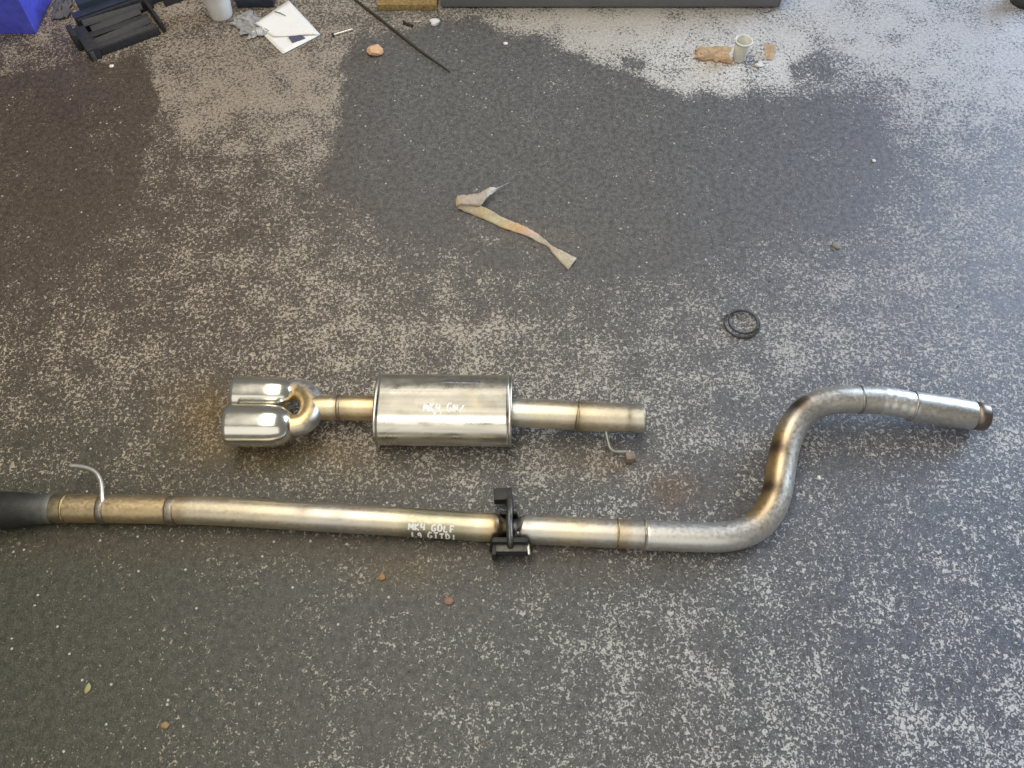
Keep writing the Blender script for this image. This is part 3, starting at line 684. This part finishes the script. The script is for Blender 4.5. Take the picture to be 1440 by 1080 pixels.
# white cup
cw = at(312, 22, 0); mb = MB()
prof = [(.0, .004), (.020, .004), (.022, .0), (.0245, .0015), (.0262, .008), (.0300, .06), (.0335, .108), (.0355, .110), (.0355, .113), (.0325, .112), (.028, .06), (.023, .012), (.0, .012)]
seg = 40; vs = [cw + Vector((r_ * 1.3 * math.cos(2 * PI * k / seg), r_ * 1.3 * math.sin(2 * PI * k / seg), z_)) for r_, z_ in prof for k in range(seg)]
mb.add(vs, [(i * seg + k, i * seg + (k + 1) % seg, (i + 1) * seg + (k + 1) % seg, (i + 1) * seg + k) for i in range(len(prof) - 1) for k in range(seg)])
tag(mb.build("cup", mat("white_plastic", (.82, .82, .81), rough=.4, nscale=20, namp=.05), loc=(cw.x, cw.y, 0)), "white plastic cup standing at the far edge beside the paper leaflet", "cup")
# navy tray behind wrapper
t0 = at(360, 11, 0); mb = MB(); frus(mb, t0.x - .055, t0.x + .055, t0.y, t0.y + .10, 0, .03, .004, .003)
tag(mb.build("tray", M_navy, loc=(t0.x, t0.y + .05, 0), bevel=.002), "dark navy plastic tray at the far edge beyond the clear wrapper", "tray")
# clear crumpled wrapper
M_wrap = mat("clear_film", (.60, .60, .60), rough=.16, trans=.45, attr="tint", nscale=90, namp=.25, bump=.2)
crumple("wrapper", ((323, 33), (352, 58), (382, 46), (352, 14)), M_wrap, .020, .003, "crumpled clear plastic wrapper between white cup and paper leaflet", "wrapper", n=30, seed=11, th=.0005, tintf=lambda u, v, h: (.5 + .25 * h,) * 3)

# folded leaflet
M_paper = mat("white_paper", (.90, .90, .89), rough=.75, nscale=40, namp=.03)
lf = thing("paper_leaflet", "folded white paper leaflet with a dark printed block, near the far edge", "leaflet", at(403, 40, 0))
def sheet(name, corners, m, parent, n=10, amp=.002, seed=0, th=.0006):
    A, B, C, D = [at(*c) for c in corners]; vs = []
    for j in range(n):
        for i in range(n):
            u, v = i / (n - 1), j / (n - 1); p = A.lerp(B, u).lerp(D.lerp(C, u), v); p.z += amp * mnoise.noise(Vector((u * 2 + seed, v * 2, seed))); p.z = max(p.z, .0009); vs.append(p)
    mb = MB(); mb.add(vs, [(j * n + i, j * n + i + 1, (j + 1) * n + i + 1, (j + 1) * n + i) for j in range(n - 1) for i in range(n - 1)])
    o = mb.build(name, m, parent); solid(o, th); return o
sheet("lower_leaf", ((354, 33, .003), (398, 76, .003), (450, 49, .003), (408, 6, .003)), M_paper, lf)
sheet("upper_leaf", ((357, 33.5, .010), (384, 51, .0075), (450.5, 48.5, .006), (406, .5, .016)), M_paper, lf, amp=.003, seed=4)
mb = MB(); A, B, C, D = at(405, 51.5, .0052), at(411, 60, .0052), at(430, 53.5, .0052), at(424, 49.5, .0052)
mb.add([A, B, C, D] + [v - Vector((0, 0, .0003)) for v in (A, B, C, D)], [(0, 1, 2, 3), (7, 6, 5, 4), (0, 4, 5, 1), (1, 5, 6, 2), (2, 6, 7, 3), (3, 7, 4, 0)])
mb.build("printed_block", mat("navy_ink", (.10, .10, .17), rough=.6, nscale=200, namp=.4), lf, smooth=False)
mb = MB(); A, B = at(386, 16, .0165), at(402, 22, .0165); tube(mb, [A, A.lerp(B, .5) + Vector((0, .001, .001)), B], [.0012, .0016, .0008], 8); mb.build("tear_shade", mat("tear_shadow_grey", (.2, .2, .2), rough=.8), lf)  # thin grey sliver painted as the shade inside a tear

# bolt
b0, b1 = at(469, 49, .0045), at(496, 41, .0045); d = (b1 - b0)
bt = thing("bolt", "thin silver bolt lying right of the paper leaflet", "bolt", ((b0.x + b1.x) / 2, (b0.y + b1.y) / 2, 0))
mb = MB(); tube(mb, [b0 + d * (k / 24) for k in range(25)], [.0030 + .0006 * (k % 2) for k in range(25)], 12); mb.build("shank", M_rod, bt)
mb = MB(); tube(mb, [b0 - d.normalized() * .005, b0 + d.normalized() * .001], [.0062, .0062], 6); mb.build("head", M_galv, bt, smooth=False)

M_terra = mat("terracotta", (.74, .46, .28), rough=.85, nscale=70, namp=.25, bump=.5, bscale=200)
chunk("brick_fragment", 528, 71, 24, 18, .026, M_terra, "orange terracotta fragment on dark paint right of the silver bolt", "fragment", 5, .3, True)
# thin dark cable
ca = [(486, -12, .004), (505, 4, .004), (535, 27, .005), (565, 51, .004), (592, 72, .004), (612, 86, .004), (633, 101, .004)]
cp = [at(*a) for a in spline(ca, 6)]; mb = MB(); tube(mb, cp, [.0042 - .0022 * (i / len(cp)) ** 3 for i in range(len(cp))], 10)
tag(mb.build("cable", mat("dark_olive_cable", (.05, .045, .03), rough=.6, nscale=80, namp=.3), loc=(at(565, 51).x, at(565, 51).y, 0)), "thin dark cable running in from the far edge past the orange fragment", "cable")
# chipboard offcut
c0_ = at(573, 15, 0); cw_ = 84 * scale_at(c0_)
mb = MB(); box(mb, (c0_.x, c0_.y + .09, .010), cw_, .18, .020)
tag(mb.build("board_offcut", mat("fibre_board", (.33, .235, .10), rough=.9, nscale=130, namp=.6, bump=1.0, bscale=180), loc=(c0_.x, c0_.y + .09, 0), bevel=.002), "ochre rough fibre board offcut at the far edge left of the grey steel box", "board")
# steel box
M_steelbox = mat("grey_enamel", (.17, .175, .19), rough=.35, nscale=12, namp=.12, bump=.05)
e0 = at(620, 12.5, 0); e1 = at(1094, 14, 0); wx = e1.x - e0.x
sb = thing("steel_box", "long low grey steel box along the far edge behind the pale floor", "steel box", ((e0.x + e1.x) / 2, e0.y + .15, 0))
mb = MB(); box(mb, ((e0.x + e1.x) / 2, e0.y + .15, .062), wx, .30, .112); mb.build("box_body", M_steelbox, sb, bevel=.004)
mb = MB(); box(mb, ((e0.x + e1.x) / 2, e0.y + .155, .003), wx - .02, .28, .006); mb.build("base_strip", M_rubber, sb)
mb = MB(); box(mb, (e1.x + .0045, e0.y + .10, .062), .008, .22, .116); mb.build("corner_trim", mat("pale_trim", (.55, .60, .68), rough=.3, metal=.4), sb, bevel=.002)
mb = MB(); box(mb, ((e0.x + e1.x) / 2, e0.y + .15, .124), wx + .012, .312, .012); mb.build("lid", M_steelbox, sb, bevel=.003)

# white plug and small sticks under the board
chunk("tissue_scrap", 611, 31, 15, 11, .016, mat("white_tissue", (.78, .78, .76), rough=.9, bump=.6), "small white tissue scrap beside the thin cable's upper end", "scrap", 8, .5)
def stick(name, a, b, r_, m, label, cat):
    A, B = at(*a, r_), at(*b, r_); mb = MB(); n = 6
    tube(mb, [A.lerp(B, k / n) + Vector((0, .0015 * math.sin(k * 1.7), 0)) for k in range(n + 1)], [r_ * (.7 + .3 * math.sin(k * 2.1 + 1)) for k in range(n + 1)], 8)
    c = (A + B) / 2; return tag(mb.build(name, m, loc=(c.x, c.y, 0)), label, cat)
stick("wood_splinter", (567, 31), (580, 36), .006, mat("charred_wood", (.05, .04, .035), rough=.8), "short dark splinter just left of the pale sliver near the cable", "splinter")
stick("pale_sliver", (582, 31), (593, 30), .003, mat("pale_wood", (.62, .55, .45), rough=.7), "tiny pale sliver between dark splinter and white tissue scrap", "sliver")

# translucent cup, standing, brown paper scrap beside it
M_white = mat("white_rim_plastic", (.84, .84, .82), rough=.3)
M_pale = mat("cloudy_plastic", (.88, .86, .76), rough=.35, trans=.3, nscale=30, namp=.12)
k1 = at(1038, 84, 0)
kc = thing("clear_cup", "small pale translucent cup standing upright on the whitish concrete beside brown scraps", "cup", (k1.x, k1.y, 0))
def lathe(mb, o, d, s_, u_, prof, seg=36):
    vs = [o + d * t + s_ * (r_ * math.cos(2 * PI * k / seg)) + u_ * (r_ * math.sin(2 * PI * k / seg)) for t, r_ in prof for k in range(seg)]
    mb.add(vs, [(i * seg + k, i * seg + (k + 1) % seg, (i + 1) * seg + (k + 1) % seg, (i + 1) * seg + k) for i in range(len(prof) - 1) for k in range(seg)])
hd = Vector((.03, -.02, 1)).normalized(); hs = Vector((1, 0, -.03)).normalized(); hu = hd.cross(hs)
mb = MB(); lathe(mb, k1, hd, hs, hu, [(.001, 0), (.001, .0165), (.004, .0182), (.030, .0205), (.064, .0232), (.064, .0222), (.030, .0195), (.006, .0170), (.005, 0)]); mb.build("cup_body", M_pale, kc)
mb = MB(); lathe(mb, k1, hd, hs, hu, [(.0615, .0228), (.0620, .0248), (.0640, .0256), (.0665, .0250), (.0670, .0232), (.0655, .0222), (.0615, .0222), (.0615, .0228)]); mb.build("rim", M_white, kc)
mb = MB(); lathe(mb, k1, hd, hs, hu, [(.0065, 0), (.0065, .0168), (.020, .0180), (.022, .0178), (.022, 0)]); mb.build("dregs", mat("yellow_dregs", (.62, .50, .20), rough=.3, trans=.2), kc)
M_brown = mat("brown_paper", attr="tint", rough=.75, nscale=60, namp=.35, bump=.4, bscale=120)
crumple("paper_scrap", ((977, 84), (1026, 90), (1030, 68), (981, 66)), M_brown, .007, .002, "crumpled brown paper scrap just left of the small translucent cup", "scrap", n=24, seed=6, th=.0008, tintf=lambda u, v, h: (.46 - .16 * h + .12 * v, .31 - .13 * h + .10 * v, .18 - .08 * h + .06 * v))
# shard and crumbs beyond it
sh = at(1081, 76, 0); mb = MB(); vs = [at(1073, 62, .018), at(1090, 64, .022), at(1086, 84, .003), at(1078, 84, .002)]; vs += [v + Vector((.004, .006, -.0015)) for v in vs]
mb.add(vs, [(0, 1, 2, 3), (7, 6, 5, 4), (0, 4, 5, 1), (1, 5, 6, 2), (2, 6, 7, 3), (3, 7, 4, 0)])
tag(mb.build("plastic_shard", mat("beige_plastic", (.50, .36, .24), rough=.5, nscale=90, namp=.4), loc=(sh.x, sh.y, 0), bevel=.001, smooth=False), "small beige broken shard just right of the small translucent cup", "shard")
chunk("plaster_crumb", 1068, 91, 13, 9, .010, mat("white_plaster", (.72, .72, .70), rough=.9, bump=.5), "white plaster crumb just below the beige shard", "crumb", 14, .5, True)
# black rubber foot at the far right corner
fr = at(1436, 10, 0); mb = MB(); prof = [(0, 0), (.036, 0), (.042, .004), (.043, .02), (.038, .03), (.03, .06), (.03, .12), (0, .12)]
seg = 36; mb.add([fr + Vector((r_ * math.cos(2 * PI * k / seg) + .015, r_ * math.sin(2 * PI * k / seg) + .025, z_)) for r_, z_ in prof for k in range(seg)], [(i * seg + k, i * seg + (k + 1) % seg, (i + 1) * seg + (k + 1) % seg, (i + 1) * seg + k) for i in range(len(prof) - 1) for k in range(seg)])
tag(mb.build("rubber_buffer", M_rubber, loc=(fr.x + .015, fr.y + .025, 0)), "black rubber buffer at the far right corner", "buffer")

# ------------------------------------------------------------------ scattered crumbs
M_chalk = mat("white_grit", (.80, .80, .77), rough=.7); M_red = mat("rusty_chip", (.32, .19, .14), rough=.8, nscale=200, namp=.3); M_or = mat("orange_chip", (.34, .22, .10), rough=.8, nscale=200, namp=.3)
M_yel = mat("yellow_chip", (.38, .35, .16), rough=.7, nscale=200, namp=.2)
chunk("paint_chip", 157, 93, 7, 6, .006, M_chalk, "tiny white chip in front of the black plastic grille", "chip", 21)
chunk("paint_chip", 711, 61, 7, 5, .006, M_chalk, "tiny white chip on dark paint below the grey steel box", "chip", 22)
chunk("paint_chip", 1152, 672, 6, 6, .006, M_chalk, "tiny white chip right of the S-bend's upright part", "chip", 23)
chunk("paint_chip", 1229, 226, 5, 5, .005, M_chalk, "tiny white chip on dark paint below the black rubber buffer", "chip", 24)
chunk("rust_flake", 631, 845, 14, 10, .007, M_red, "reddish rust flake below the handwriting on the long pipe", "flake", 25)
chunk("orange_flake", 537, 811, 12, 10, .006, M_or, "orange flake below the long pipe left of the clamp", "flake", 26)
chunk("yellow_flake", 123, 968, 9, 13, .006, M_yel, "yellow flake standing out on dark paint near the lower left, upper of two", "flake", 27)
chunk("yellow_flake", 232, 1020, 13, 8, .005, M_or, "ochre flake near the lower left edge, lower of two", "flake", 28)
chunk("pebble", 1176, 345, 12, 11, .008, mat("grey_stone", (.27, .26, .23), rough=.9, bump=.5), "pale round pebble on dark paint above the rubber ring", "pebble", 29)
# fine grit nobody could count
rnd = random.Random(12); mb = MB()
for k in range(600):
    px, py = rnd.uniform(-20, 1460), 1100 - 1090 * rnd.random() ** .9; p = at(px, py); s_ = rnd.choice((.0009, .0012, .0016, .0021, .0030)); a = rnd.uniform(0, PI)
    c = rnd.choice(((.55, .54, .5), (.42, .40, .36), (.10, .09, .08), (.08, .08, .08), (.30, .2, .12), (.62, .62, .6)))
    vs = [p + Vector((math.cos(a + t) * s_ * rnd.uniform(.6, 1.3), math.sin(a + t) * s_ * rnd.uniform(.6, 1.3), .0003)) for t in (0, 1.6, 3.1, 4.7)] + [p + Vector((0, 0, s_ * rnd.uniform(.6, 1.1) + .0003))]
    mb.add(vs, [(0, 1, 4), (1, 2, 4), (2, 3, 4), (3, 0, 4), (3, 2, 1, 0)], [c] * 5)
gt = mb.build("grit", mat("floor_grit", attr="tint", rough=.8), smooth=False); gt["kind"] = "stuff"; gt["label"] = "fine grit scattered over the floor"
